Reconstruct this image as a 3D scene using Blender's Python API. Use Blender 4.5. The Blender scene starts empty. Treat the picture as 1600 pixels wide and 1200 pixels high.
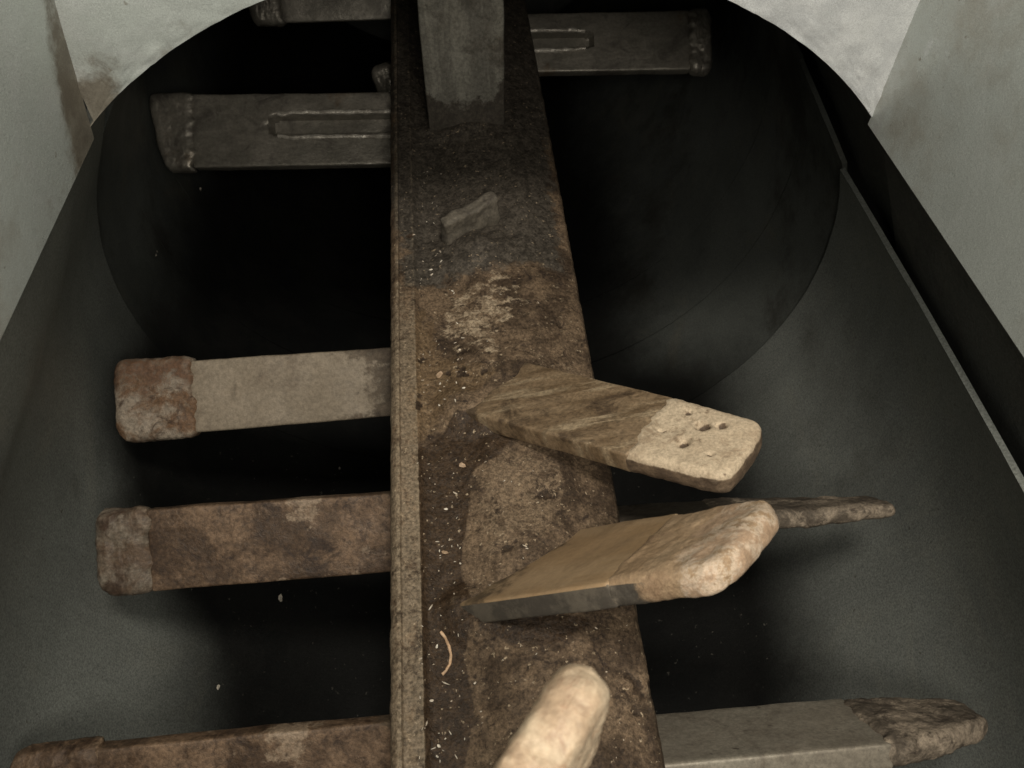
import bpy, bmesh, math, random
from mathutils import Vector, Matrix, noise

random.seed(7)
sc = bpy.context.scene
COL = sc.collection
ZC = 1.6                                   # camera height; the shaft axis is 1 m lower
AX, AZ = .032, -1.0 + ZC                   # drum and shaft axis (runs along +Y)

# ------------------------------------------------------------------ camera
FPX, VPX, VPY = 1300., 611., -1150.
pitch = math.atan((600 - VPY) / FPX)
yaw = math.atan((800 - VPX) * math.cos(pitch) / FPX)
head = Vector((math.sin(yaw), math.cos(yaw), 0))
right = Vector((math.cos(yaw), -math.sin(yaw), 0))
fwd = head * math.cos(pitch) - Vector((0, 0, 1)) * math.sin(pitch)
upv = right.cross(fwd)
cd = bpy.data.cameras.new('camera')
cd.sensor_width = 36; cd.lens = FPX / 1600 * 36
cd.clip_start = .02; cd.clip_end = 50
cd.dof.use_dof = True; cd.dof.focus_distance = 1.02; cd.dof.aperture_fstop = 9
cam = bpy.data.objects.new('camera', cd); COL.objects.link(cam)
m = Matrix.Identity(4)
for i in range(3):
    m[i][0], m[i][1], m[i][2] = right[i], upv[i], -fwd[i]
m[2][3] = ZC
cam.matrix_world = m
sc.camera = cam

# ------------------------------------------------------------------ light
w = bpy.data.worlds.new('World'); sc.world = w; w.use_nodes = True
bg = w.node_tree.nodes['Background']
bg.inputs[0].default_value = (.86, .95, .92, 1); bg.inputs[1].default_value = .055

def area(name, loc, target, sx, sy, power, col):
    l = bpy.data.lights.new(name, 'AREA'); l.shape = 'RECTANGLE'; l.size = sx; l.size_y = sy
    l.energy = power; l.color = col
    o = bpy.data.objects.new(name, l); COL.objects.link(o)
    o.location = loc
    o.rotation_euler = (Vector(target) - Vector(loc)).to_track_quat('-Z', 'Y').to_euler()
    return o
area('front_fill', (.14, -.34, ZC + .24), (.03, .85, ZC - .95), .36, .30, 9, (1.0, .93, .82))  # unseen soft lamp, added near the camera to light the walls and back
area('roof_light', (.12, .02, ZC + 1.15), (.06, .45, ZC - 1), .34, .28, 25, (1.0, .925, .81))

sc.view_settings.view_transform = 'Standard'; sc.view_settings.look = 'None'
sc.view_settings.gamma = 1; sc.view_settings.exposure = 0
sc.view_settings.use_curve_mapping = False
sc.render.engine = 'CYCLES'
sc.cycles.max_bounces = 5; sc.cycles.diffuse_bounces = 3; sc.cycles.glossy_bounces = 2

# ------------------------------------------------------------------ helpers
def W(x, y, z): return Vector((x, y, z + ZC))
def ray(px, py):
    return right * ((px - 800) / FPX) - upv * ((py - 600) / FPX) + fwd
def on_z(px, py, z):                       # a pixel of the photograph on a horizontal plane
    d = ray(px, py); return d * (z / d.z)
def fbm(p, s, o=4, off=0.):
    return noise.fractal(Vector((p[0] * s + off, p[1] * s - off, p[2] * s + 2 * off)), .9, 2.1, o)
def sstep(a, b, x):
    t = max(0., min(1., (x - a) / (b - a))); return t * t * (3 - 2 * t)

WM = {}                                    # world matrices by object name
def link(name, me, mat, parent=None, world=None):
    o = bpy.data.objects.new(name, me); COL.objects.link(o)
    if mat: me.materials.clear(); me.materials.append(mat)
    if parent: o.parent = parent
    base = WM[parent.name] if parent else Matrix.Identity(4)
    if world is None: world = base.copy()
    o.matrix_basis = base.inverted() @ world
    WM[o.name] = world
    return o
def empty(name, loc, label, cat, group=None):
    o = bpy.data.objects.new(name, None); COL.objects.link(o); o.location = loc
    WM[o.name] = Matrix.Translation(loc)
    o.empty_display_size = .1
    o['label'] = label; o['category'] = cat
    if group: o['group'] = group
    return o
def mesh(name, vs, fs, smooth=True):
    me = bpy.data.meshes.new(name); me.from_pydata([tuple(v) for v in vs], [], fs); me.update()
    bm = bmesh.new(); bm.from_mesh(me); bmesh.ops.recalc_face_normals(bm, faces=bm.faces)
    if smooth:
        for f in bm.faces: f.smooth = True
        for e in bm.edges:
            if len(e.link_faces) == 2 and e.calc_face_angle() > .75: e.smooth = False
    bm.to_mesh(me); bm.free()
    return me
def set_attr(me, name, vals):
    a = me.attributes.new(name, 'FLOAT', 'POINT'); a.data.foreach_set('value', vals)

# ------------------------------------------------------------------ materials
def material(name, cols, scale=9., stretch=(1, 1, 1), thr=(.42, .58), rough=(.55, .85), bump=.35, bscale=60.,
             metal=0., spec=.4, patch=None, patch_scale=5., patch_thr=(.52, .60), speck=None, attrs=(), fine=.35, pits=0., seed=0.,
             bdist=.004, wear=None, rot=0., patch_rot=False):
    """layered worn surface: two mottled base colours, a patch colour, specks, plus painted-on attribute stains and shade"""
    mt = bpy.data.materials.new(name); mt.use_nodes = True
    nt = mt.node_tree; N = nt.nodes; L = nt.links
    bs = N['Principled BSDF']
    tc = N.new('ShaderNodeTexCoord')
    mp = N.new('ShaderNodeMapping'); mp.inputs['Scale'].default_value = stretch; mp.inputs['Location'].default_value = (seed, seed * .7, -seed)
    if rot:                                # turn first, then stretch, so that the streaks run at an angle
        mr = N.new('ShaderNodeMapping'); mr.inputs['Rotation'].default_value = (0, 0, rot)
        L.new(tc.outputs['Object'], mr.inputs['Vector']); L.new(mr.outputs['Vector'], mp.inputs['Vector'])
    else: L.new(tc.outputs['Object'], mp.inputs['Vector'])
    mq = N.new('ShaderNodeMapping'); mq.inputs['Location'].default_value = (seed + 3, -seed, seed * .3)
    L.new(tc.outputs['Object'], mq.inputs['Vector'])
    def nz(sc_, det=6, ro=.72, src=mp, dist=0.):
        n = N.new('ShaderNodeTexNoise'); n.inputs['Scale'].default_value = sc_; n.inputs['Detail'].default_value = det
        n.inputs['Roughness'].default_value = ro; n.inputs['Distortion'].default_value = dist
        L.new(src.outputs['Vector'], n.inputs['Vector']); return n.outputs['Fac']
    def rng(v, a, b, c=0., d=1.):
        r = N.new('ShaderNodeMapRange'); r.interpolation_type = 'SMOOTHSTEP'
        r.inputs[1].default_value = a; r.inputs[2].default_value = b; r.inputs[3].default_value = c; r.inputs[4].default_value = d
        L.new(v, r.inputs[0]); return r.outputs[0]
    def mix(f, a, b, mode='MIX'):
        x = N.new('ShaderNodeMix'); x.data_type = 'RGBA'; x.blend_type = mode
        if isinstance(f, float): x.inputs[0].default_value = f
        else: L.new(f, x.inputs[0])
        for s, v in ((6, a), (7, b)):
            if isinstance(v, tuple): x.inputs[s].default_value = (*v, 1)
            else: L.new(v, x.inputs[s])
        return x.outputs[2]
    def mth(op, a, b):
        x = N.new('ShaderNodeMath'); x.operation = op; x.use_clamp = False
        for s, v in ((0, a), (1, b)):
            if isinstance(v, (int, float)): x.inputs[s].default_value = v
            else: L.new(v, x.inputs[s])
        return x.outputs[0]
    n1 = nz(scale, dist=.4)
    c = mix(rng(n1, *thr), cols[0], cols[1])
    if len(cols) > 2:
        c = mix(rng(nz(scale * 2.7, src=mq, dist=.8), .5, .68), c, cols[2])
    if patch:
        c = mix(rng(nz(patch_scale, 6, .7, mp if patch_rot else mq), *patch_thr), c, patch)
    r = rng(nz(scale * 3, src=mq), .3, .7, rough[0], rough[1])
    fn = nz(bscale * 3.2, 4, .75, mq)
    brk = nz(scale * 4.5, 6, .75, mq)
    if any(len(a_) > 5 for a_ in attrs):
        ms = N.new('ShaderNodeMapping'); ms.inputs['Rotation'].default_value = (0, 0, .55); ms.inputs['Scale'].default_value = (1, 1.5, 1)
        L.new(tc.outputs['Object'], ms.inputs['Vector'])
        strk = nz(scale * 2.6, 6, .8, ms, .1)
    for at in attrs:                       # (attribute, colour, colour2, roughness, breakup)
        a = N.new('ShaderNodeAttribute'); a.attribute_name = at[0]
        bk = strk if len(at) > 5 else brk
        f = mth('ADD', a.outputs['Fac'], mth('MULTIPLY', mth('SUBTRACT', bk, .5), at[4]))
        f = rng(f, .38, .62)
        f = mth('MULTIPLY', f, rng(a.outputs['Fac'], 0., .08))
        cc = mix(rng(brk, .42, .58), at[1], at[2])
        c = mix(f, c, cc)
        rr = N.new('ShaderNodeMix'); rr.data_type = 'FLOAT'
        L.new(f, rr.inputs[0]); L.new(r, rr.inputs[2]); rr.inputs[3].default_value = at[3]
        r = rr.outputs[0]
    if speck:                              # (colour, scale, amount)
        c = mix(rng(nz(speck[1], 3, .6, mq), .62 - speck[2], .68 - speck[2]), c, speck[0])
    if wear:                               # rubbed edges, from the mesh's own curvature
        g = N.new('ShaderNodeNewGeometry')
        c = mix(mth('MULTIPLY', rng(g.outputs['Pointiness'], .515, .60), rng(brk, .38, .58, .15, .9)), c, wear)
    v = rng(fn, .25, .75, 1 - fine, 1 + fine)
    cmb = N.new('ShaderNodeCombineColor')
    for i in range(3): L.new(v, cmb.inputs[i])
    c = mix(1.0, c, cmb.outputs[0], 'MULTIPLY')
    L.new(c, bs.inputs['Base Color']); L.new(r, bs.inputs['Roughness'])
    bs.inputs['Metallic'].default_value = metal
    bs.inputs['Specular IOR Level'].default_value = spec
    h = mth('ADD', mth('MULTIPLY', nz(bscale, 5, .7, mp), 1.0), mth('MULTIPLY', fn, .35))
    if pits:
        vo = N.new('ShaderNodeTexVoronoi'); vo.inputs['Scale'].default_value = bscale * .45
        L.new(mq.outputs['Vector'], vo.inputs['Vector'])
        h = mth('ADD', h, mth('MULTIPLY', rng(vo.outputs['Distance'], .0, .35), pits))
    b = N.new('ShaderNodeBump'); b.inputs['Strength'].default_value = bump; b.inputs['Distance'].default_value = bdist
    L.new(h, b.inputs['Height']); L.new(b.outputs[0], bs.inputs['Normal'])
    return mt

M = {}
M['shaft'] = material('shaft_rust', [(.050, .034, .022), (.150, .105, .067), (.032, .022, .016)], scale=17, bump=.7, bscale=80, rough=(.5, .85), spec=.2,
    speck=((.30, .235, .16), 170., -.025), fine=.6, thr=(.38, .62), wear=(.36, .29, .20),
    attrs=(('far_dark', (.040, .034, .027), (.075, .064, .051), .62, .7),
           ('dusty', (.235, .178, .120), (.135, .096, .062), .8, 2.2),
           ('tan', (.150, .103, .060), (.100, .067, .039), .5, 1.5),
           ('pale', (.33, .262, .182), (.20, .150, .100), .75, 2.3, 1),
           ('wet_and_shade', (.031, .0195, .0115), (.050, .032, .019), .42, .5),  # wet groove; also colours the painted shadows under the raised paddles
           ('lip', (.26, .207, .143), (.165, .128, .088), .42, .9),
           ('pit', (.030, .020, .013), (.050, .034, .022), .6, 1.2)))
M['lip'] = M['shaft']
M['steel_dark'] = material('dark_steel', [(.185, .172, .143), (.245, .225, .188), (.125, .113, .096)], scale=6, stretch=(1, 1.6, 1), rough=(.32, .52), bump=.25, metal=.45, fine=.2,
    patch=(.15, .105, .065), patch_scale=5, patch_thr=(.56, .70), wear=(.48, .45, .39))
M['post'] = material('post_steel', [(.27, .262, .225), (.19, .183, .158), (.14, .132, .112)], scale=7, stretch=(.5, 4, 1), rough=(.32, .55), bump=.25, metal=.4,
    patch=(.12, .105, .082), patch_scale=5, patch_thr=(.54, .66), wear=(.40, .38, .32), attrs=(('mud', (.085, .074, .06), (.06, .052, .042), .7, 1.6),))
M['blade_grey'] = material('dusty_grey_blade', [(.185, .152, .111), (.220, .182, .134), (.150, .119, .086)], scale=5, rough=(.5, .75), bump=.2, fine=.28, metal=.15, thr=(.38, .62),
    speck=((.095, .074, .054), 40, -.07), wear=(.42, .36, .27), attrs=(('mud', (.050, .038, .027), (.10, .078, .056), .8, 1.4),))
M['blade_brown'] = material('brown_rust_blade', [(.060, .037, .022), (.150, .098, .061), (.034, .021, .014)], scale=9, rough=(.42, .75), bump=.45, fine=.45, metal=.15,
    patch=(.205, .152, .105), patch_scale=11, patch_thr=(.56, .62), seed=2., wear=(.30, .22, .145), attrs=(('mud', (.045, .033, .022), (.085, .060, .038), .8, 1.4),))
M['blade_streak'] = material('streaked_tan_blade', [(.120, .080, .045), (.225, .160, .097), (.065, .043, .026)], scale=6, stretch=(1.0, 6, 1), rough=(.42, .7), bump=.3, metal=.1, rot=-.62, fine=.4, thr=(.36, .64),
    patch=(.31, .24, .155), patch_scale=7, patch_thr=(.50, .66), patch_rot=True, seed=4., wear=(.58, .47, .33), attrs=(('mud', (.075, .052, .032), (.12, .085, .052), .7, 1.3),))
M['blade_tan'] = material('smooth_tan_blade', [(.30, .200, .110), (.35, .245, .145), (.25, .170, .098)], scale=4, stretch=(.6, 2.5, 1), rough=(.42, .6), bump=.12, bscale=45, fine=.12,
    patch=(.42, .32, .20), patch_scale=9, patch_thr=(.60, .74), seed=5., wear=(.44, .33, .21),
    attrs=(('mud', (.12, .085, .048), (.08, .055, .033), .7, 1.2), ('edge', (.062, .053, .042), (.10, .085, .065), .8, 1.0)))  # edge: painted shade on the sides below the blade's top face
M['blade_clean'] = material('bare_grey_blade', [(.25, .225, .18), (.215, .19, .15), (.165, .142, .112)], scale=7, rough=(.42, .62), bump=.14, fine=.28, metal=.25, seed=8., wear=(.36, .31, .24), speck=((.09, .075, .06), 60, -.07))
M['blade_dark'] = material('dark_blade', [(.10, .083, .062), (.16, .13, .10), (.06, .05, .04)], scale=12, rough=(.6, .9), bump=.5, seed=6.)
M['tip_pitted'] = material('pitted_pale_tip', [(.40, .315, .218), (.47, .38, .27), (.30, .225, .150)], scale=9, rough=(.6, .85), bump=.4, bscale=90, bdist=.004, fine=.28,
    patch=(.20, .145, .092), patch_scale=15, patch_thr=(.57, .64), speck=((.12, .08, .05), 38, -.06), seed=1., wear=(.58, .48, .35), attrs=(('rim', (.14, .098, .063), (.085, .058, .038), .7, 1.0),))
M['tip_crust'] = material('crusted_orange_tip', [(.30, .205, .122), (.35, .25, .158), (.235, .155, .095)], scale=6, stretch=(1.6, .8, 1), rough=(.42, .7), bump=.35, bscale=80, bdist=.004, fine=.25,
    seed=3., wear=(.52, .43, .33), attrs=(('edge', (.062, .053, .042), (.10, .085, .065), .8, 1.2), ('crust', (.55, .46, .36), (.36, .25, .165), .6, 2.6),))  # edge carries the blade's painted side shade on to the tip
M['tip_bone'] = material('worn_pale_tip', [(.35, .255, .170), (.44, .345, .240), (.275, .180, .115)], scale=18, rough=(.42, .65), bump=.5, bscale=45, fine=.2, bdist=.005, seed=9., wear=(.66, .55, .40))
M['tip_rust'] = material('rusty_tip', [(.120, .068, .036), (.235, .195, .150), (.050, .030, .019)], scale=14, rough=(.5, .85), bump=.8, bscale=60, pits=.4, fine=.4,
    patch=(.105, .058, .033), patch_scale=12, patch_thr=(.53, .63), seed=5., wear=(.36, .30, .225))
M['tip_greybrown'] = material('grey_brown_tip', [(.090, .060, .039), (.165, .140, .108), (.050, .031, .020)], scale=8, rough=(.5, .8), bump=.6, bscale=50, fine=.4, seed=7., wear=(.27, .22, .165))
M['tip_rough'] = material('coarse_dark_tip', [(.085, .068, .050), (.24, .195, .145), (.055, .042, .031)], scale=22, thr=(.42, .58), rough=(.6, .9), bump=.7, bscale=80, pits=.4, bdist=.005, seed=11., wear=(.38, .31, .23))
M['stub'] = material('muddy_stub', [(.085, .074, .058), (.115, .10, .078), (.06, .05, .04)], scale=14, rough=(.6, .9), bump=.5, bscale=70, wear=(.20, .18, .145))
M['slot_weld'] = material('slot_weld', [(.48, .45, .39), (.36, .33, .28)], scale=40, rough=(.3, .5), bump=.5, metal=.3)
M['weld'] = material('weld_bead', [(.22, .20, .17), (.34, .31, .26), (.12, .10, .08)], scale=30, rough=(.35, .6), bump=.8, metal=.3, bscale=120)
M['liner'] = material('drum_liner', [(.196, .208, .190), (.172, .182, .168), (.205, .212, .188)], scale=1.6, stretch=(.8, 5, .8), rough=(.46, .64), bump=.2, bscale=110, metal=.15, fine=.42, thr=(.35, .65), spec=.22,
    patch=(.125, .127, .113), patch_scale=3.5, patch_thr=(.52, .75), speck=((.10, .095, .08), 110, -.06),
    attrs=(('drum_shade', (.007, .0074, .0070), (.010, .0102, .0094), .6, .10),))  # near-black tone painted as shade in the drum bottom
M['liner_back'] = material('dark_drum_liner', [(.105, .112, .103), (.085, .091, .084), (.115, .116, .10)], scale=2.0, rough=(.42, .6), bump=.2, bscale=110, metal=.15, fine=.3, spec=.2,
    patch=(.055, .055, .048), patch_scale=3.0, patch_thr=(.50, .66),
    attrs=(('drum_shade', (.007, .0074, .0070), (.010, .0102, .0094), .6, .15),))  # same painted shade on the back plates
M['shell'] = material('drum_shell', [(.075, .078, .07), (.055, .056, .05), (.09, .09, .078)], scale=5, rough=(.6, .85), bump=.3, bscale=90)
M['hopper'] = material('pale_hopper_steel', [(.50, .54, .515), (.42, .452, .43), (.53, .56, .545)], scale=1.7, rough=(.26, .45), bump=.16, bscale=260, fine=.24, metal=.3, thr=(.36, .64), speck=((.26, .25, .215), 55, -.08),
    patch=(.34, .332, .29), patch_scale=2.6, patch_thr=(.48, .66),
    attrs=(('dirt', (.25, .232, .19), (.17, .152, .122), .5, 1.0), ('frost', (.72, .74, .745), (.60, .62, .63), .28, 1.4)))
M['flake'] = material('pale_shaving', [(.62, .57, .48), (.42, .35, .27)], scale=40, rough=(.4, .6), bump=.1)
M['chip'] = material('brown_chip', [(.34, .235, .15), (.42, .31, .21)], scale=30, rough=(.5, .7), bump=.1)
M['strand'] = material('peeled_strand', [(.54, .35, .21), (.62, .45, .30)], scale=30, rough=(.4, .6), bump=.1)
M['teal'] = material('teal_fleck', [(.12, .40, .36), (.16, .45, .42)], scale=30, rough=(.4, .6), bump=.1)

# ------------------------------------------------------------------ mesh builders
def ticks(h, r, n):
    """coordinates along one box side, dense in the rounded edge"""
    e = [-h + r * (1 - math.cos(t * math.pi / 6)) for t in range(0, 3)]
    inner = [-h + r + (2 * h - 2 * r) * i / n for i in range(n + 1)]
    return e + inner + [-v for v in reversed(e)]
def rounded_box(L, Wd, T, r, nx, ny, nz, shape=None):
    """box from x=0..L, centred in y and z, edges rounded with radius r; shape(p, nrm) moves a vertex"""
    hx, hy, hz = L / 2, Wd / 2, T / 2
    X, Y, Z = ticks(hx, r, nx), ticks(hy, r, ny), ticks(hz, min(r, hz * .98), nz)
    idx, vs, fs = {}, [], []
    nX, nY, nZ = len(X) - 1, len(Y) - 1, len(Z) - 1
    def vid(i, j, k):
        key = (i, j, k)
        if key not in idx:
            idx[key] = len(vs)
            p = Vector((X[i], Y[j], Z[k])); rr = min(r, hz * .98)
            q = Vector((max(-hx + rr, min(hx - rr, p.x)), max(-hy + rr, min(hy - rr, p.y)), max(-hz + rr, min(hz - rr, p.z))))
            d = p - q; n = d.normalized() if d.length > 1e-9 else Vector((0, 0, 1))
            p = q + n * rr
            p.x += hx
            if shape: p = shape(p, n)
            vs.append(p)
        return idx[key]
    for i in range(nX):
        for j in range(nY):
            for k in (0, nZ): fs.append([vid(i, j, k), vid(i + 1, j, k), vid(i + 1, j + 1, k), vid(i, j + 1, k)])
        for k in range(nZ):
            for j in (0, nY): fs.append([vid(i, j, k), vid(i + 1, j, k), vid(i + 1, j, k + 1), vid(i, j, k + 1)])
    for j in range(nY):
        for k in range(nZ):
            for i in (0, nX): fs.append([vid(i, j, k), vid(i, j + 1, k), vid(i, j + 1, k + 1), vid(i, j, k + 1)])
    return vs, fs

def tube(pts, rad, seg=10, lump=0., ls=60., closed=False):
    vs, fs = [], []
    n = len(pts)
    for i, p in enumerate(pts):
        t = (pts[min(i + 1, n - 1)] - pts[max(i - 1, 0)]).normalized()
        a = t.orthogonal().normalized() if i == 0 else (a_prev - t * a_prev.dot(t)).normalized()
        a_prev = a; b = t.cross(a)
        for s in range(seg):
            th = 2 * math.pi * s / seg; d = a * math.cos(th) + b * math.sin(th)
            q = p + d * rad
            q += d * (lump * fbm(q, ls, 3))
            vs.append(q)
    for i in range(n - 1):
        for s in range(seg):
            fs.append([i * seg + s, i * seg + (s + 1) % seg, (i + 1) * seg + (s + 1) % seg, (i + 1) * seg + s])
    fs.append(list(range(seg))); fs.append([(n - 1) * seg + s for s in range(seg)])
    return vs, fs

def arc_plate(R, th, a0, a1, y0, y1, na, ny, rough=0., da=0.):
    """curved plate round the drum axis, inner radius R, angles in degrees; returns verts in world coordinates and inner flags"""
    vs, fs = [], []
    def V(a, y, rr): return Vector((AX + rr * math.cos(a), y, AZ + rr * math.sin(a)))
    for k in (0, 1):
        for i in range(na + 1):
            for j in range(ny + 1):
                y = y0 + (y1 - y0) * j / ny
                a = math.radians(a0 + (a1 + da * (1 - j / ny) - a0) * i / na)
                rr = R + k * th
                if k == 0 and rough: rr += rough * fbm((math.cos(a), y, math.sin(a)), 6, 4)
                vs.append(V(a, y, rr))
    st = ny + 1; off = (na + 1) * st
    for i in range(na):
        for j in range(ny):
            q = [i * st + j, (i + 1) * st + j, (i + 1) * st + j + 1, i * st + j + 1]
            fs.append(q); fs.append([v + off for v in reversed(q)])
    for i in range(na):
        for j in (0, ny): fs.append([i * st + j, (i + 1) * st + j, (i + 1) * st + j + off, i * st + j + off])
    for j in range(ny):
        for i in (0, na): fs.append([i * st + j, i * st + j + 1, i * st + j + 1 + off, i * st + j + off])
    return vs, fs

# ================================================================== mixing drum
drum = empty('mixing_drum', (AX, .8, AZ - .66), 'dark round steel mixing drum lined with curved plates, seen through the hopper opening', 'drum')
DI = WM[drum.name].inverted()
def drum_part(name, vs, fs, mat, smooth=True):
    o = link(name, mesh(name, [DI @ v for v in vs], fs, smooth), mat, drum); return o
A_R, A_L = 40., 135.
R_SH = .612
vs, fs = arc_plate(R_SH, .012, 168 - 360, 12, -.62, .792, 120, 10); drum_part('drum_shell', vs, fs, M['shell'])
vs, fs = arc_plate(R_SH, .012, -270, 90, .796, 2.65, 160, 10); drum_part('drum_shell', vs, fs, M['shell'])
# end wall
vs = [Vector((AX, 2.62, AZ))]; fs = []
for i in range(96):
    a = 2 * math.pi * i / 96; vs.append(Vector((AX + .61 * math.cos(a), 2.62, AZ + .61 * math.sin(a))))
for i in range(96): fs.append([0, 1 + i, 1 + (i + 1) % 96])
nb = len(vs)
vs += [v + Vector((0, .015, 0)) for v in vs]
fs += [[b + nb for b in reversed(f)] for f in fs]
for i in range(96): fs.append([1 + i, 1 + (i + 1) % 96, 1 + (i + 1) % 96 + nb, 1 + i + nb])
drum_part('end_wall', vs, fs, M['shell'], False)
xr, zr = AX + R_SH * math.cos(math.radians(A_R)), AZ + R_SH * math.sin(math.radians(A_R))
xl, zl = AX + R_SH * math.cos(math.radians(A_L)), AZ + R_SH * math.sin(math.radians(A_L))
YB = .794
fr = lambda y: (YB - y) / (YB + .6)
# liner plates: curved plates butted end to end, every second one set back a little
def liner(y0, y1, R, a0, a1, ny, da=0., mat='liner', lift=False):
    vs, fs = arc_plate(R, .007, a0, a1, y0, y1, 130, ny, .0012, da)
    if lift:                               # on the left the plate runs on straight up to the hopper edge
        for k, v in enumerate(vs):
            ang = math.degrees(math.atan2(v.z - AZ, v.x - AX))
            rr = math.hypot(v.x - AX, v.z - AZ)
            if 100 < ang < 152:
                t = (152 - ang) / (152 - (a0 + 360)); f = fr(min(v.y, YB - .004))
                b0 = Vector((AX + rr * math.cos(math.radians(152)), v.y, AZ + rr * math.sin(math.radians(152))))
                vs[k] = b0.lerp(Vector((xl - .003 - .108 * f - (rr - R), v.y, zl - .003)), t)
    o = drum_part('liner_plate', vs, fs, M[mat])
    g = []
    for v in vs:                           # near-black shade of the drum bottom put into the colour, with an uneven edge
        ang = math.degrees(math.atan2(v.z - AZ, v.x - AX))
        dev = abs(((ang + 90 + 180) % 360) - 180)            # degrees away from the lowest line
        lim = 58 + 4 * fbm(v, 1.6, 3) + 30 * sstep(.45, .80, v.y) * sstep(.1, -.2, v.x) - 12 * sstep(.96, 1.15, v.y) * sstep(-.2, .2, v.x) - 6 * sstep(.96, 1.15, v.y) - 2 * sstep(.6, .2, v.y)  # painted shade climbs toward the left paddle tips and thins at the back
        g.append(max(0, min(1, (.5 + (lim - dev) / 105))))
    set_attr(o.data, 'drum_shade', g)
    return o
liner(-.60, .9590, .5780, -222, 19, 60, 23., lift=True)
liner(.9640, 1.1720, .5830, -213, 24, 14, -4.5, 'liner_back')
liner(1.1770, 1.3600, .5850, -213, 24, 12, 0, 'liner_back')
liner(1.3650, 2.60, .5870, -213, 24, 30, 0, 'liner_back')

def side_plate(base, top, mat, th, sgn):
    """ruled plate that carries the drum side up to the hopper edge; base and top give (x, z) at a station y"""
    vs, fs = [], []; nu, nv = 50, 14
    for k in (0, 1):
        for i in range(nu + 1):
            y = -.6 + (YB - .003 + .6) * i / nu
            for j in range(nv + 1):
                t = j / nv; (x0, z0), (x1, z1) = base(y), top(y)
                vs.append(Vector((x0 + (x1 - x0) * t + sgn * (k * th + .0015 * fbm((y, t * .3, k), 6, 3) * (1 - k)), y, z0 + (z1 - z0) * t)))
    st = nv + 1; off = (nu + 1) * st
    for i in range(nu):
        for j in range(nv):
            q = [i * st + j, (i + 1) * st + j, (i + 1) * st + j + 1, i * st + j + 1]
            fs.append(q); fs.append([v + off for v in reversed(q)])
    for i in range(nu):
        for j in (0, nv): fs.append([i * st + j, (i + 1) * st + j, (i + 1) * st + j + off, i * st + j + off])
    for j in range(nv):
        for i in (0, nu): fs.append([i * st + j, i * st + j + 1, i * st + j + 1 + off, i * st + j + off])
    return drum_part('side_plate', vs, fs, mat)
side_plate(lambda y: (AX + R_SH * math.cos(math.radians(12)), AZ + R_SH * math.sin(math.radians(12))), lambda y: (xr + .006 + .098 * fr(y), zr - .002), M['shell'], .01, 1)

# ================================================================== feed hopper
hop = empty('feed_hopper', (.06, .8, ZC - .62), 'pale grey painted steel hopper walls framing the arched opening', 'hopper')
HI = WM[hop.name].inverted()
def plate(name, P00, P10, P11, P01, th, nu, nv, attrs=None, rough=.0015, axis=None):
    """flat plate from four corners, th thick on its far side, with rippled front and stain attributes"""
    n = (P10 - P00).cross(P01 - P00).normalized()
    vs, fs = [], []
    for k in (0, 1):
        for i in range(nu + 1):
            for j in range(nv + 1):
                u, v = i / nu, j / nv
                p = (P00 * (1 - u) + P10 * u) * (1 - v) + (P01 * (1 - u) + P11 * u) * v
                if k == 0: p = p + n * (rough * fbm(p, 7, 4))
                else: p = p - n * th
                vs.append(p)
    st = nv + 1; off = (nu + 1) * st
    for i in range(nu):
        for j in range(nv):
            q = [i * st + j, (i + 1) * st + j, (i + 1) * st + j + 1, i * st + j + 1]
            fs.append(q); fs.append([v + off for v in reversed(q)])
    for i in range(nu):
        for j in (0, nv): fs.append([i * st + j, (i + 1) * st + j, (i + 1) * st + j + off, i * st + j + off])
    for j in range(nv):
        for i in (0, nu): fs.append([i * st + j, i * st + j + 1, i * st + j + 1 + off, i * st + j + off])
    o = link(name, mesh(name, [HI @ v for v in vs], fs), M['hopper'], hop)
    if attrs:
        for nm, fn in attrs.items(): set_attr(o.data, nm, [fn(v) for v in vs])
    return o
def ang_pt(a, R): a = math.radians(a); return AX + R * math.cos(a), AZ + R * math.sin(a)
ZT = ZC + .12
# right wall (front side faces -X) and left wall (front side faces +X)
plate('side_wall', Vector((xr + .10, -.6, zr)), Vector((xr + .002, YB, zr)), Vector((xr + .012, YB, ZT)), Vector((xr + .12, -.6, ZT)), .012, 90, 60,
      {'dirt': lambda v: .30 * sstep(.16, .0, v.z - zr) + .10 * sstep(.10, .0, YB - v.y) + .16 * fbm(v, 4, 3),
       'frost': lambda v: .25 + .2 * fbm(v, 3, 3)}, .002)
plate('side_wall', Vector((xl, YB, zl)), Vector((xl - .11, -.6, zl)), Vector((xl - .05, -.6, ZT)), Vector((xl + .11, YB, ZT)), .012, 90, 60,
      {'dirt': lambda v: .40 * sstep(.16, .0, v.z - zl) + .62 * sstep(.075, .0, YB - v.y) + .2 * fbm((v.x, v.y * 3, v.z * .6), 3, 4),
       'frost': lambda v: .1 * fbm(v, 3, 3)}, .002)
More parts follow.
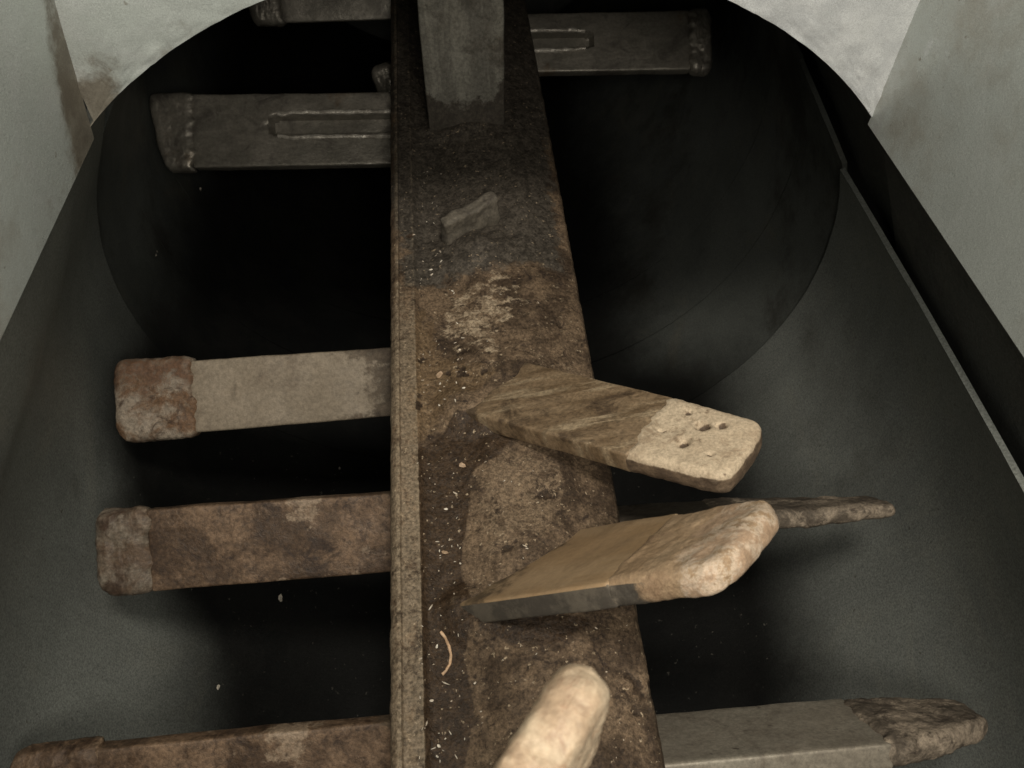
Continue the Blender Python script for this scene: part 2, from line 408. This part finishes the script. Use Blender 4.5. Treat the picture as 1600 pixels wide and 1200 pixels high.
# back wall with its arched cut-out
vs, fs, aR = [], [], []
na, nr = 150, 50
for k in (0, 1):
    for i in range(na + 1):
        a = A_R + .2 + (A_L - .4 - A_R) * i / na; ar = math.radians(a)
        d = Vector((math.cos(ar), 0, math.sin(ar)))
        tx = ((xr + .006 - AX) / d.x) if d.x > 1e-6 else (((xl + .02) - AX) / d.x if d.x < -1e-6 else 9)
        tz = (ZT - AZ) / d.z
        ro = max(min(tx, tz), R_SH + .001)
        for j in range(nr + 1):
            rr = R_SH + (ro - R_SH) * (j / nr) ** 1.5
            p = Vector((AX, YB, AZ)) + d * rr
            if k == 0:
                e = sstep(.09, .0, rr - R_SH)
                p.y -= .001 + .0015 * fbm(p, 9, 4) + e * .0025 * abs(fbm(p, 60, 4))
            else: p.y += .012
            vs.append(p); aR.append(rr - R_SH)
st = nr + 1; off = (na + 1) * st
for i in range(na):
    for j in range(nr):
        q = [i * st + j, (i + 1) * st + j, (i + 1) * st + j + 1, i * st + j + 1]
        fs.append(q); fs.append([v + off for v in reversed(q)])
for i in range(na):
    for j in (0, nr): fs.append([i * st + j, (i + 1) * st + j, (i + 1) * st + j + off, i * st + j + off])
for j in range(nr):
    for i in (0, na): fs.append([i * st + j, i * st + j + 1, i * st + j + 1 + off, i * st + j + off])
bw = link('back_wall', mesh('back_wall', [HI @ v for v in vs], fs), M['hopper'], hop)
set_attr(bw.data, 'dirt', [max(0, .47 * sstep(.06, .0, r_ - .012) + .40 * sstep(.07, 0., v.x - xl - .02) + .05 * sstep(.05, 0, xr - v.x) - .1 + .18 * fbm(v, 14, 3)) for v, r_ in zip(vs, aR)])
set_attr(bw.data, 'frost', [.75 * sstep(-.1, .25, v.x) + .1 * fbm(v, 8, 3) for v in vs])
bw['label'] = 'bright frosted back wall with the arched cut-out'
# rough weld beads along the arch and in the two corners
pts = []
for i in range(420):
    a = math.radians(A_R + .5 + (A_L - A_R - 1) * i / 419)
    pts.append(Vector((AX + (R_SH + .004) * math.cos(a), YB - .004 + .001 * noise.noise(Vector((i * .3, 0, 0))), AZ + (R_SH + .004) * math.sin(a))))
def hop_tube(name, pts, rad, lump, ls):
    vs, fs = tube(pts, rad, 9, lump, ls); return link(name, mesh(name, [HI @ v for v in vs], fs), M['weld'], hop)
hop_tube('weld_bead', [Vector((xr + .001 + .008 * t, YB - .003, zr + t * (ZT - zr))) for t in [i / 60 for i in range(61)]], .0025, .0015, 80)
hop_tube('weld_bead', [Vector((xl + .004 + .106 * t, YB - .003, zl + t * (ZT - zl))) for t in [i / 60 for i in range(61)]], .0028, .0024, 110)

# ================================================================== paddle shaft
rotor = empty('paddle_shaft', (AX, .8, AZ - .135), 'rusty square mixer shaft carrying paddles on all sides, running through the drum', 'mixer shaft')
RI = WM[rotor.name].inverted()
SZ = -.867                                  # top face level (relative to the camera)
prof = [(-.102, -1.13), (-.103, -.88), (-.1005, -.8720), (-.0935, -.8658), (-.0905, -.8655), (-.0885, -.8688), (-.080, -.8688), (-.0685, -.8685), (-.062, -.8745),
        (-.050, -.8775), (-.02, -.8775), (.000, -.8735), (.018, -.8678), (.06, -.8670), (.098, -.8672), (.104, -.8685), (.150, -.8845), (.165, -.8905), (.169, -.897), (.169, -1.13)]
# resample the upper side finely
fine = []
for a, b in zip(prof[1:-1], prof[2:]):
    L_ = math.dist(a, b); n = max(1, int(L_ / .0032))
    if a[1] < -.95 or b[1] < -.95: n = 8
    for i in range(n): fine.append((a[0] + (b[0] - a[0]) * i / n, a[1] + (b[1] - a[1]) * i / n))
fine.append(prof[-1]); fine = [prof[0]] + fine
ys = []
y = -.55
while y < 2.6:
    ys.append(y); y += .0034 if .0 < y < 1.35 else .02
ys.append(2.6)
def inpoly(x, y, poly):
    c = False; n = len(poly)
    for i in range(n):
        x1, y1 = poly[i]; x2, y2 = poly[i - 1]
        if (y1 > y) != (y2 > y) and x < (x2 - x1) * (y - y1) / (y2 - y1) + x1: c = not c
    return c
def poly_world(pp): return [tuple(on_z(px, py, SZ)[:2]) for px, py in pp]
def pdist(x, y, poly):
    """signed distance, positive inside"""
    best = 9; n = len(poly)
    for i in range(n):
        x1, y1 = poly[i]; x2, y2 = poly[i - 1]
        dx, dy = x2 - x1, y2 - y1; t = max(0, min(1, ((x - x1) * dx + (y - y1) * dy) / (dx * dx + dy * dy + 1e-12)))
        best = min(best, math.hypot(x - x1 - t * dx, y - y1 - t * dy))
    return best if inpoly(x, y, poly) else -best
WET_SHADE = [poly_world(p) for p in (  # wet groove, with the shadow under the streaked paddle painted in
    [(652, 700), (690, 672), (712, 640), (760, 655), (800, 680), (775, 712), (742, 730), (728, 800), (722, 880), (738, 960), (722, 1020), (738, 1100), (728, 1210), (655, 1210), (648, 1000), (652, 850)],
    [(745, 950), (860, 962), (920, 970), (880, 1000), (800, 1008), (750, 985)])]  # painted shadow below the smooth tan paddle
TAN = [poly_world(p) for p in (
    [(632, 500), (660, 470), (690, 540), (770, 590), (740, 620), (705, 640), (690, 672), (655, 690), (634, 690)],
    [(632, 940), (650, 960), (650, 1210), (632, 1210)])]
PALE = [poly_world(p) for p in (
    [(690, 470), (740, 430), (790, 415), (820, 470), (800, 520), (770, 570), (720, 560), (690, 520)],
    [(850, 470), (872, 420), (900, 520), (905, 580), (865, 560)],
    [(745, 705), (860, 700), (900, 760), (880, 830), (800, 880), (745, 930), (728, 900), (738, 800)],
    [(720, 1150), (790, 1110), (800, 1210), (720, 1210)])]
FAR_DARK = [poly_world([(611, -60), (840, -60), (868, 330), (880, 410), (800, 415), (720, 430), (640, 440), (611, 300)])]  # darker tone over the far end of the shaft
pits = [(on_z(px, py, SZ), r_) for px, py, r_ in ((662, 553, .008), (722, 548, .007), (720, 578, .009), (658, 628, .011), (757, 588, .006), (870, 498, .007), (662, 640, .005),
        (1000, 1065, .016), (850, 770, .008), (880, 760, .006), (915, 1110, .005), (822, 1040, .006), (795, 860, .005), (700, 575, .006), (642, 365, .006))]
mound_c = on_z(738, 385, SZ); post_c = on_z(728, 190, SZ)
spikes = [on_z(738, 955, SZ), on_z(716, 642, SZ)]
roots = [Vector((.022, .645)), Vector((.043, .385)), Vector((.05, .09))]
vs, at = [], {k: [] for k in ('far_dark', 'tan', 'pale', 'wet_and_shade', 'pit', 'lip', 'dusty')}
nprof = len(fine)
for y in ys:
    for (x, z) in fine:
        top = z > -.9
        d = 0.
        jx = 0.
        wv = tv = pv = sv = pt = dv = 0.
        if top:
            nz1 = fbm((x, y, 0), 14, 5); nz2 = fbm((x, y, 3), 70, 3)
            body = sstep(-.075, -.055, x)
            d = body * (.0016 * nz1 + .0009 * nz2) + (1 - body) * .0005 * nz2
            jx = .0012 * fbm((0, y, 7), 30, 4) if x < -.098 or x > .166 else 0
            wob = .006 * fbm((x, y, 9), 16, 5)
            wv = max(sstep(-.010, .010, pdist(x, y, p) + wob) for p in WET_SHADE)
            tv = .8 * max(sstep(-.03, .03, pdist(x, y, p) + 1.3 * wob) for p in TAN)
            pv = max(sstep(-.04, .04, pdist(x, y, p) + 2.5 * wob) for p in PALE[:2]) * .50
            dv = max(sstep(-.03, .03, pdist(x, y, p) + 2.0 * wob) for p in PALE[2:]) * .52
            sv = max(sstep(-.05, .05, pdist(x, y, p) + 2 * wob) for p in FAR_DARK)
            for c_, r_ in pits:
                q = math.hypot(x - c_.x, y - c_.y) / r_
                q += 2.2 * fbm((x, y, 5), 60, 3)
                if q < 1.6: pt = max(pt, .75 * sstep(1.5, .2, q)); d -= .002 * sstep(1.1, .2, q)
            # caked mud round the stub and at the foot of the upright paddle
            q = math.hypot((x - mound_c.x) / .070, (y - mound_c.y + .01) / .075); d += .022 * sstep(1., .0, q + .25 * nz1) * body
            q = math.hypot((x - post_c.x) / .10, (y - post_c.y) / .055); d += .011 * sstep(1., .1, q + .6 * nz1) * body
            for c_ in spikes:
                q = math.hypot(x - c_.x, y - c_.y) / .045; d += .013 * sstep(1., .2, q + .35 * nz1) * body
            for r_ in roots:
                q = math.hypot((x - r_.x), (y - r_.y)) / .085; d += .008 * sstep(1., .3, q + .3 * nz1) * body
            if x > .098: pv *= .6
        vs.append(RI @ W(x + jx, y, z + d))
        lv = (.52 if x < -.066 else .0) * sstep(1.15, .7, y) if top else 0.
        for k, val in zip(('far_dark', 'tan', 'pale', 'wet_and_shade', 'pit', 'lip', 'dusty'), (sv, tv, pv, wv, pt, lv, dv)): at[k].append(val)
fs = []
for i in range(len(ys) - 1):
    for j in range(nprof):
        j2 = (j + 1) % nprof
        fs.append([i * nprof + j, i * nprof + j2, (i + 1) * nprof + j2, (i + 1) * nprof + j])
fs.append(list(range(nprof))); fs.append([(len(ys) - 1) * nprof + j for j in range(nprof)])
body = link('shaft_beam', mesh('shaft_beam', vs, fs), M['shaft'], rotor)
for k in at: set_attr(body.data, k, at[k])

# ------------------------------------------------------------------ paddles
def paddle(R, T, wdir, wr, wt, th, tip_len, mat, tip_mat, label, tip_label=None, sink=.07, tip_grow=.006, tip_thick=.012, lump=.004, lump_s=34,
           tip_y=1., tip_z=1., tip_off=0., tip_r=.014, slot=None, seed=0., edge=False, nose=None, wave=0., holes=(), corner=.005, mud_len=.09, z_up=None):
    """blade from R to T (relative to the camera height), wdir = direction of its width; the hard-faced tip is a sub-part"""
    R = W(*R); T = W(*T)
    x = (T - R).normalized(); L = (T - R).length
    y = Vector(wdir); y = (y - x * y.dot(x)).normalized(); z = x.cross(y)
    if z.dot(Vector((0, 0, ZC)) - R) < 0 if z_up is None else z.dot(Vector(z_up)) < 0: y = -y; z = x.cross(y); flip = -1
    else: flip = 1
    Mw = Matrix.Identity(4)
    for i in range(3): Mw[i][0], Mw[i][1], Mw[i][2], Mw[i][3] = x[i], y[i], z[i], R[i]
    Lt = L + sink
    Lb = Lt - tip_len * .93
    def wid(px): u = max(0, (px - sink) / L); return (wr + (wt - wr) * u) / wr
    edges = []
    def shp(p, n):
        q = p.copy()
        q.y *= wid(q.x)
        q.y += flip * wave * math.sin(q.x * 9)
        f = fbm((q.x + seed, q.y, q.z), 18, 4)
        q += n * (.0012 * f)
        if slot and p.z > 0:
            s0, s1, hw, yc = slot
            sx = q.x - sink
            dx = max(s0 - sx, sx - s1, 0)
            dd = math.hypot(dx, q.y - yc)
            q.z -= .021 * sstep(hw, hw * .7, dd)
        edges.append(1. if (p.z < th * .42) else 0.)  # mask for shade painted on everything below the top face
        q.x -= sink
        return q
    ny = 34 if slot else 16
    vs, fs = rounded_box(Lb, wr, th, .0035, 60 if slot else 40, ny, 3, shp)
    b = link('paddle', mesh('paddle', vs, fs), mat, rotor, Mw)
    b['label'] = label
    set_attr(b.data, 'mud', [.9 * sstep(mud_len, .0, v.x) + .22 * sstep(.3, .5, abs(v.y) / wr) for v in vs])
    if edge:
        b.data.attributes.remove(b.data.attributes['mud'])
        set_attr(b.data, 'edge', edges)
        set_attr(b.data, 'mud', [.62 * sstep(.11, .0, v.x - .25 * v.y) for v in vs])
    wt0 = wr * wid(Lt - tip_len); w1 = wr * wid(Lt)
    def tshp(p, n):
        u = max(0., min(1., p.x / tip_len))
        q = p.copy()
        q.y *= (1 + (w1 / wt0 - 1) * u) * (1 + (tip_y - 1) * u ** 1.6)
        q.y += flip * tip_off * u ** 1.6
        q.z *= 1 + (tip_z - 1) * u ** 1.5
        q.x -= corner * min(1., abs(2 * p.y / wt0)) ** 5 * u
        if nose: q.x += nose * (p.y * flip / wt0) * u
        q.x += (L - tip_len)
        a = fbm((q.x + seed * 3, q.y + seed, q.z), lump_s, 4)
        c = fbm((q.x - seed, q.y, q.z + seed), lump_s * 3, 3)
        fade = sstep(0, .12, u) * .8 + .2
        q += n * (lump * a + lump * .35 * c) * fade
        q.x += .008 * fbm((0, q.y * 1., seed), 40, 4) * (1 - u)
        if p.z > 0:
            for hu, hv, hr in holes:
                q.z -= hr * .85 * sstep(hr, hr * .3, math.hypot(p.x - hu * tip_len, p.y * flip - hv * wt0) + .12 * hr * c)
        return q
    vs, fs = rounded_box(tip_len, wt0 + 2 * tip_grow, th + tip_thick, tip_r, 40, 40, 10, tshp)
    t = link('wear_tip', mesh('wear_tip', vs, fs), tip_mat, b, Mw)
    set_attr(t.data, 'crust', [.62 * sstep(.25, .8, (v.x - L + tip_len) / tip_len + .25 * fbm(v, 20, 3)) for v in vs])
    set_attr(t.data, 'edge', [(sstep(.6, .1, (v.x - L + tip_len) / tip_len) if v.z < th * .35 else 0.) for v in vs])  # painted side shade, fading out along the tip
    rim = []
    for v in vs:
        a_ = .9 * sstep(.0, -.012, v.z - th * .5)
        for hu, hv, hr in holes:           # shade inside the pits put into the colour
            a_ = max(a_, .85 * sstep(hr * .8, hr * .35, math.hypot(v.x - (L - tip_len) - hu * tip_len, v.y * flip - hv * wt0)))
        rim.append(a_)
    set_attr(t.data, 'rim', rim)
    if slot:
        s0, s1, hw, yc = slot
        for sg in (-1, 1):
            pts = [Vector((s0 + (s1 - s0) * i / 40, yc + sg * hw * (1.12 if i < 38 else 1.0), th / 2 + .001)) for i in range(41)]
            tv, tf = tube(pts, .0042, 8, .0022, 70)
            link('slot_weld', mesh('slot_weld', tv, tf), M['slot_weld'], b, Mw)
    if tip_label: t['label'] = tip_label
    return b

LW = (0, .8, .6)
# left side, near to far
paddle((-.06, .222, -1), (-.523, .219, -1), LW, .110, .112, .026, .10, M['blade_brown'], M['blade_brown'], 'brown rusted paddle at the lower left corner of the picture', seed=1, lump=.003, tip_r=.016)
paddle((-.06, .512, -1), (-.496, .514, -1), LW, .103, .107, .026, .075, M['blade_brown'], M['tip_greybrown'], 'brown rusty paddle with a grey tip, left of the shaft', seed=2, lump=.003, tip_r=.018, tip_grow=.004)
paddle((-.06, .760, -1), (-.518, .757, -1), LW, .101, .108, .026, .118, M['blade_grey'], M['tip_rust'], 'pale dusty grey paddle with a rusty built-up tip', 'rust-stained built-up tip', mud_len=.17, seed=3, lump=.002, tip_r=.014, tip_grow=.007)
paddle((-.06, 1.305, -.955), (-.540, 1.335, -.955), LW, .132, .134, .028, .075, M['steel_dark'], M['steel_dark'], 'dark grey paddle with a long slot, upper left', seed=4, lump=.002, tip_grow=.005, nose=.03,
       slot=(-.02, .255, .020, -.008))
paddle((-.06, 1.72, -.90), (-.40, 1.72, -.895), (0, .5, .87), .13, .13, .028, .07, M['steel_dark'], M['steel_dark'], 'dim steel paddle cut by the top of the picture, behind the slotted left one', seed=5, lump=.002)
# right side
paddle((.06, 1.570, -.955), (.545, 1.545, -.955), LW, .118, .122, .028, .05, M['steel_dark'], M['steel_dark'], 'dark grey paddle with a short slot and knobbed tip, upper right', seed=6, lump=.003, tip_grow=.006,
       slot=(-.02, .225, .018, .004))
paddle((.06, .500, -1), (.545, .494, -1), (0, -.62, .78), .115, .10, .026, .24, M['blade_dark'], M['tip_rough'], 'dark coarse paddle seen edge on behind the two raised paddles', seed=7, lump=.0025, tip_grow=.002, tip_thick=.004,
       tip_y=.62, tip_z=.6, tip_off=.012, tip_r=.012, z_up=(0, .75, .66))
paddle((.06, .214, -1), (.560, .212, -1), (0, -.62, .78), .125, .12, .028, .145, M['blade_clean'], M['tip_rough'], 'bare grey paddle with a coarse dark pointed tip, lower right', 'coarse dark pointed tip', seed=8, lump=.0028, tip_grow=.003, tip_thick=.006,
       tip_y=.50, tip_z=.62, tip_off=-.010, tip_r=.014, z_up=(0, .78, .62))
# raised paddles on the upper face
paddle((.022, .645, -.882), (.288, .432, -.746), (.653, .75, -.105), .114, .102, .028, .125, M['blade_streak'], M['tip_pitted'], 'streaked tan paddle with a pale pitted tip, reaching right over the shaft edge', 'pale pitted tip', seed=9, lump=.0013, tip_r=.010, corner=.010, mud_len=.06, sink=.03, tip_grow=.0015, tip_thick=.003, tip_y=.92,
       holes=((.45, -.14, .010), (.52, .17, .011), (.66, .24, .008), (.30, .30, .005), (.74, -.22, .005), (.22, -.05, .004)))
paddle((.043, .385, -.885), (.244, .304, -.667), (.667, .648, -.367), .158, .135, .026, .13, M['blade_tan'], M['tip_crust'], 'smooth tan paddle with a crusted white and orange tip, raised toward the viewer', 'lumpy white and orange crusted tip', seed=10, lump=.0026, lump_s=24, tip_r=.012,
       sink=.03, tip_grow=.001, tip_thick=.004, edge=True, corner=.018)
paddle((.020, .082, -.88), (.022, .106, -.485), (.62, .78, 0), .12, .125, .026, .14, M['blade_brown'], M['tip_bone'], 'pale worn paddle tip pointing up at the bottom edge of the picture', seed=11, lump=.0026, lump_s=38, tip_r=.0165, sink=.02, tip_grow=.003, tip_thick=.010)
paddle((.027, 1.20, -.88), (.027, 1.25, -.46), (1, 0, 0), .128, .132, .034, .08, M['post'], M['post'], 'upright grey steel paddle standing on the shaft at the top edge', seed=12, lump=.002, sink=.02, mud_len=.13)
# far paddle tip peeping out left of the shaft
paddle((-.02, 1.62, -1.03), (-.155, 1.62, -1.075), (0, .5, .87), .08, .08, .03, .05, M['steel_dark'], M['steel_dark'], 'small dark paddle end peeping out left of the shaft', seed=13, lump=.002)
# broken-off stub in the caked mud
a = on_z(694, 378, SZ + .012); b_ = on_z(776, 340, SZ + .012)
xd = (b_ - a); xd.z = 0; Ls = xd.length; xd.normalize(); yd = Vector((-xd.y, xd.x, 0)); zd = Vector((0, 0, 1))
Mw = Matrix.Identity(4)
o_ = W(*(a + Vector((0, .012, -.012))))
for i in range(3): Mw[i][0], Mw[i][1], Mw[i][2], Mw[i][3] = xd[i], yd[i], zd[i], o_[i]
def sshape(p, n):
    q = p + n * (.003 * fbm(p, 45, 4)); q.z += .012 + .006 * p.x / Ls
    return q
vs, fs = rounded_box(Ls, .022, .06, .006, 24, 6, 14, sshape)
st_ = link('paddle_stub', mesh('paddle_stub', vs, fs), M['stub'], rotor, Mw); st_['label'] = 'short broken paddle stub caked in mud'

# ================================================================== loose bits
def flake_mesh(s, elong, seed):
    rnd = random.Random(seed); n = 6; vs = []; fs = []
    for k in (0, 1):
        for i in range(n):
            a = 2 * math.pi * i / n
            rr = s * rnd.uniform(.6, 1.1)
            vs.append(Vector((rr * math.cos(a) * elong, rr * math.sin(a) / elong, k * s * .18 + .12 * s * math.cos(2 * a))))
    fs = [list(range(n))[::-1], [n + i for i in range(n)]] + [[i, (i + 1) % n, n + (i + 1) % n, n + i] for i in range(n)]
    return vs, fs
from mathutils.bvhtree import BVHTree
bvs = [WM[body.name] @ v.co for v in body.data.vertices]
bvh = BVHTree.FromPolygons(bvs, [list(p.vertices) for p in body.data.polygons])
def shaft_top(x, y):
    h = bvh.ray_cast(Vector((x, y, ZC - .7)), Vector((0, 0, -1))); return h[0].z if h[0] is not None else ZC + SZ
vs, fs = [], []
rnd = random.Random(5)
zones = [((652, 700), (722, 1190), 55, .8), ((655, 520), (740, 640), 28, .75), ((645, 260), (690, 440), 26, .8), ((740, 720), (880, 940), 20, .6), ((720, 960), (1000, 1190), 26, .6), ((690, 440), (860, 560), 10, .6)]
for (x0, y0), (x1, y1), n, k in zones:
    for i in range(n):
        c = on_z(rnd.uniform(x0, x1), rnd.uniform(y0, y1), SZ)
        s = k * rnd.choice([.0010, .0012, .0016, .0020, .0013, .0030]) * .85
        fv, ff = flake_mesh(s, rnd.uniform(1.1, 2.3), rnd.random())
        rot = Matrix.Rotation(rnd.uniform(0, 6.3), 3, 'Z') @ Matrix.Rotation(rnd.uniform(-.5, .5), 3, 'X')
        base = Vector((c.x, c.y, shaft_top(c.x, c.y) + .0006)); k0 = len(vs)
        vs += [base + rot @ v for v in fv]; fs += [[q + k0 for q in f] for f in ff]
o = link('shavings', mesh('shavings', vs, fs, False), M['flake'])
o['kind'] = 'stuff'; o['label'] = 'tiny pale shavings scattered over the wet shaft face'; o['category'] = 'shavings'
# curled strand lying in the wet groove
pts = []
for px, py in [(688, 984), (695, 993), (701, 1006), (704, 1020), (702, 1034), (696, 1044), (690, 1050)]:
    c = on_z(px, py, SZ); pts.append(Vector((c.x, c.y, shaft_top(c.x, c.y) + .002)))
fine_p = []
for i in range(len(pts) - 1):
    for t in (0, .25, .5, .75): fine_p.append(pts[i].lerp(pts[i + 1], t))
fine_p.append(pts[-1])
vs, fs = tube(fine_p, .0016, 8, .0004, 200)
o = link('peeled_strand', mesh('peeled_strand', vs, fs), M['strand'])
o['label'] = 'curled orange strand lying in the wet groove of the shaft'; o['category'] = 'strand'
# single flakes lying on the drum liner
def on_rad(px, py, R):
    d = ray(px, py); ox, oz = -AX, 1.0
    A = d.x ** 2 + d.z ** 2; B = 2 * (d.x * ox + d.z * oz); C = ox * ox + oz * oz - R * R
    return d * ((-B + math.sqrt(B * B - 4 * A * C)) / (2 * A))
for px, py, R, s, lab in ((242, 396, .586, .007, 'pale flake on the drum wall below the slotted left paddle'),
                          (437, 935, .577, .0065, 'grey flake on the dark drum floor below the brown grey-tipped paddle'),
                          (530, 732, .577, .0026, 'white speck on the drum floor between the two middle left paddles'),
                          (340, 1074, .577, .004, 'small flake on the drum floor above the lowest left paddle'),
                          (312, 296, .578, .004, 'white sliver just under the tip of the slotted left paddle')):
    c = on_rad(px, py, R); n = Vector((AX - c.x, 0, -1 - c.z)).normalized()
    fv, ff = flake_mesh(s, 1.25, px)
    q = n.to_track_quat('Z', 'Y').to_matrix().to_4x4()
    o = link('flake', mesh('flake', fv, ff, False), M['flake'], None, Matrix.Translation(W(*c) + n * .0015) @ q)
    o['label'] = lab; o['category'] = 'flake'; o['group'] = 'loose flakes inside the drum'

for px, py, sz, lab in ((722, 722, .0042, 'small orange chip on the dark shaded patch below the streaked paddle'),
                        (686, 580, .0050, 'pale brown chip beside the dark pits left of the streaked paddle'),
                        (694, 858, .0036, 'small reddish chip in the wet groove above the curled strand')):
    c = on_z(px, py, SZ)
    fv, ff = flake_mesh(sz, 1.3, py)
    o = link('wood_chip', mesh('wood_chip', fv, ff, False), M['chip'], None, Matrix.Translation((c.x, c.y, shaft_top(c.x, c.y) + .0012)) @ Matrix.Rotation(px, 4, 'Z') @ Matrix.Rotation(.25, 4, 'X'))
    o['label'] = lab; o['category'] = 'chip'; o['group'] = 'wood chips lying on the shaft'
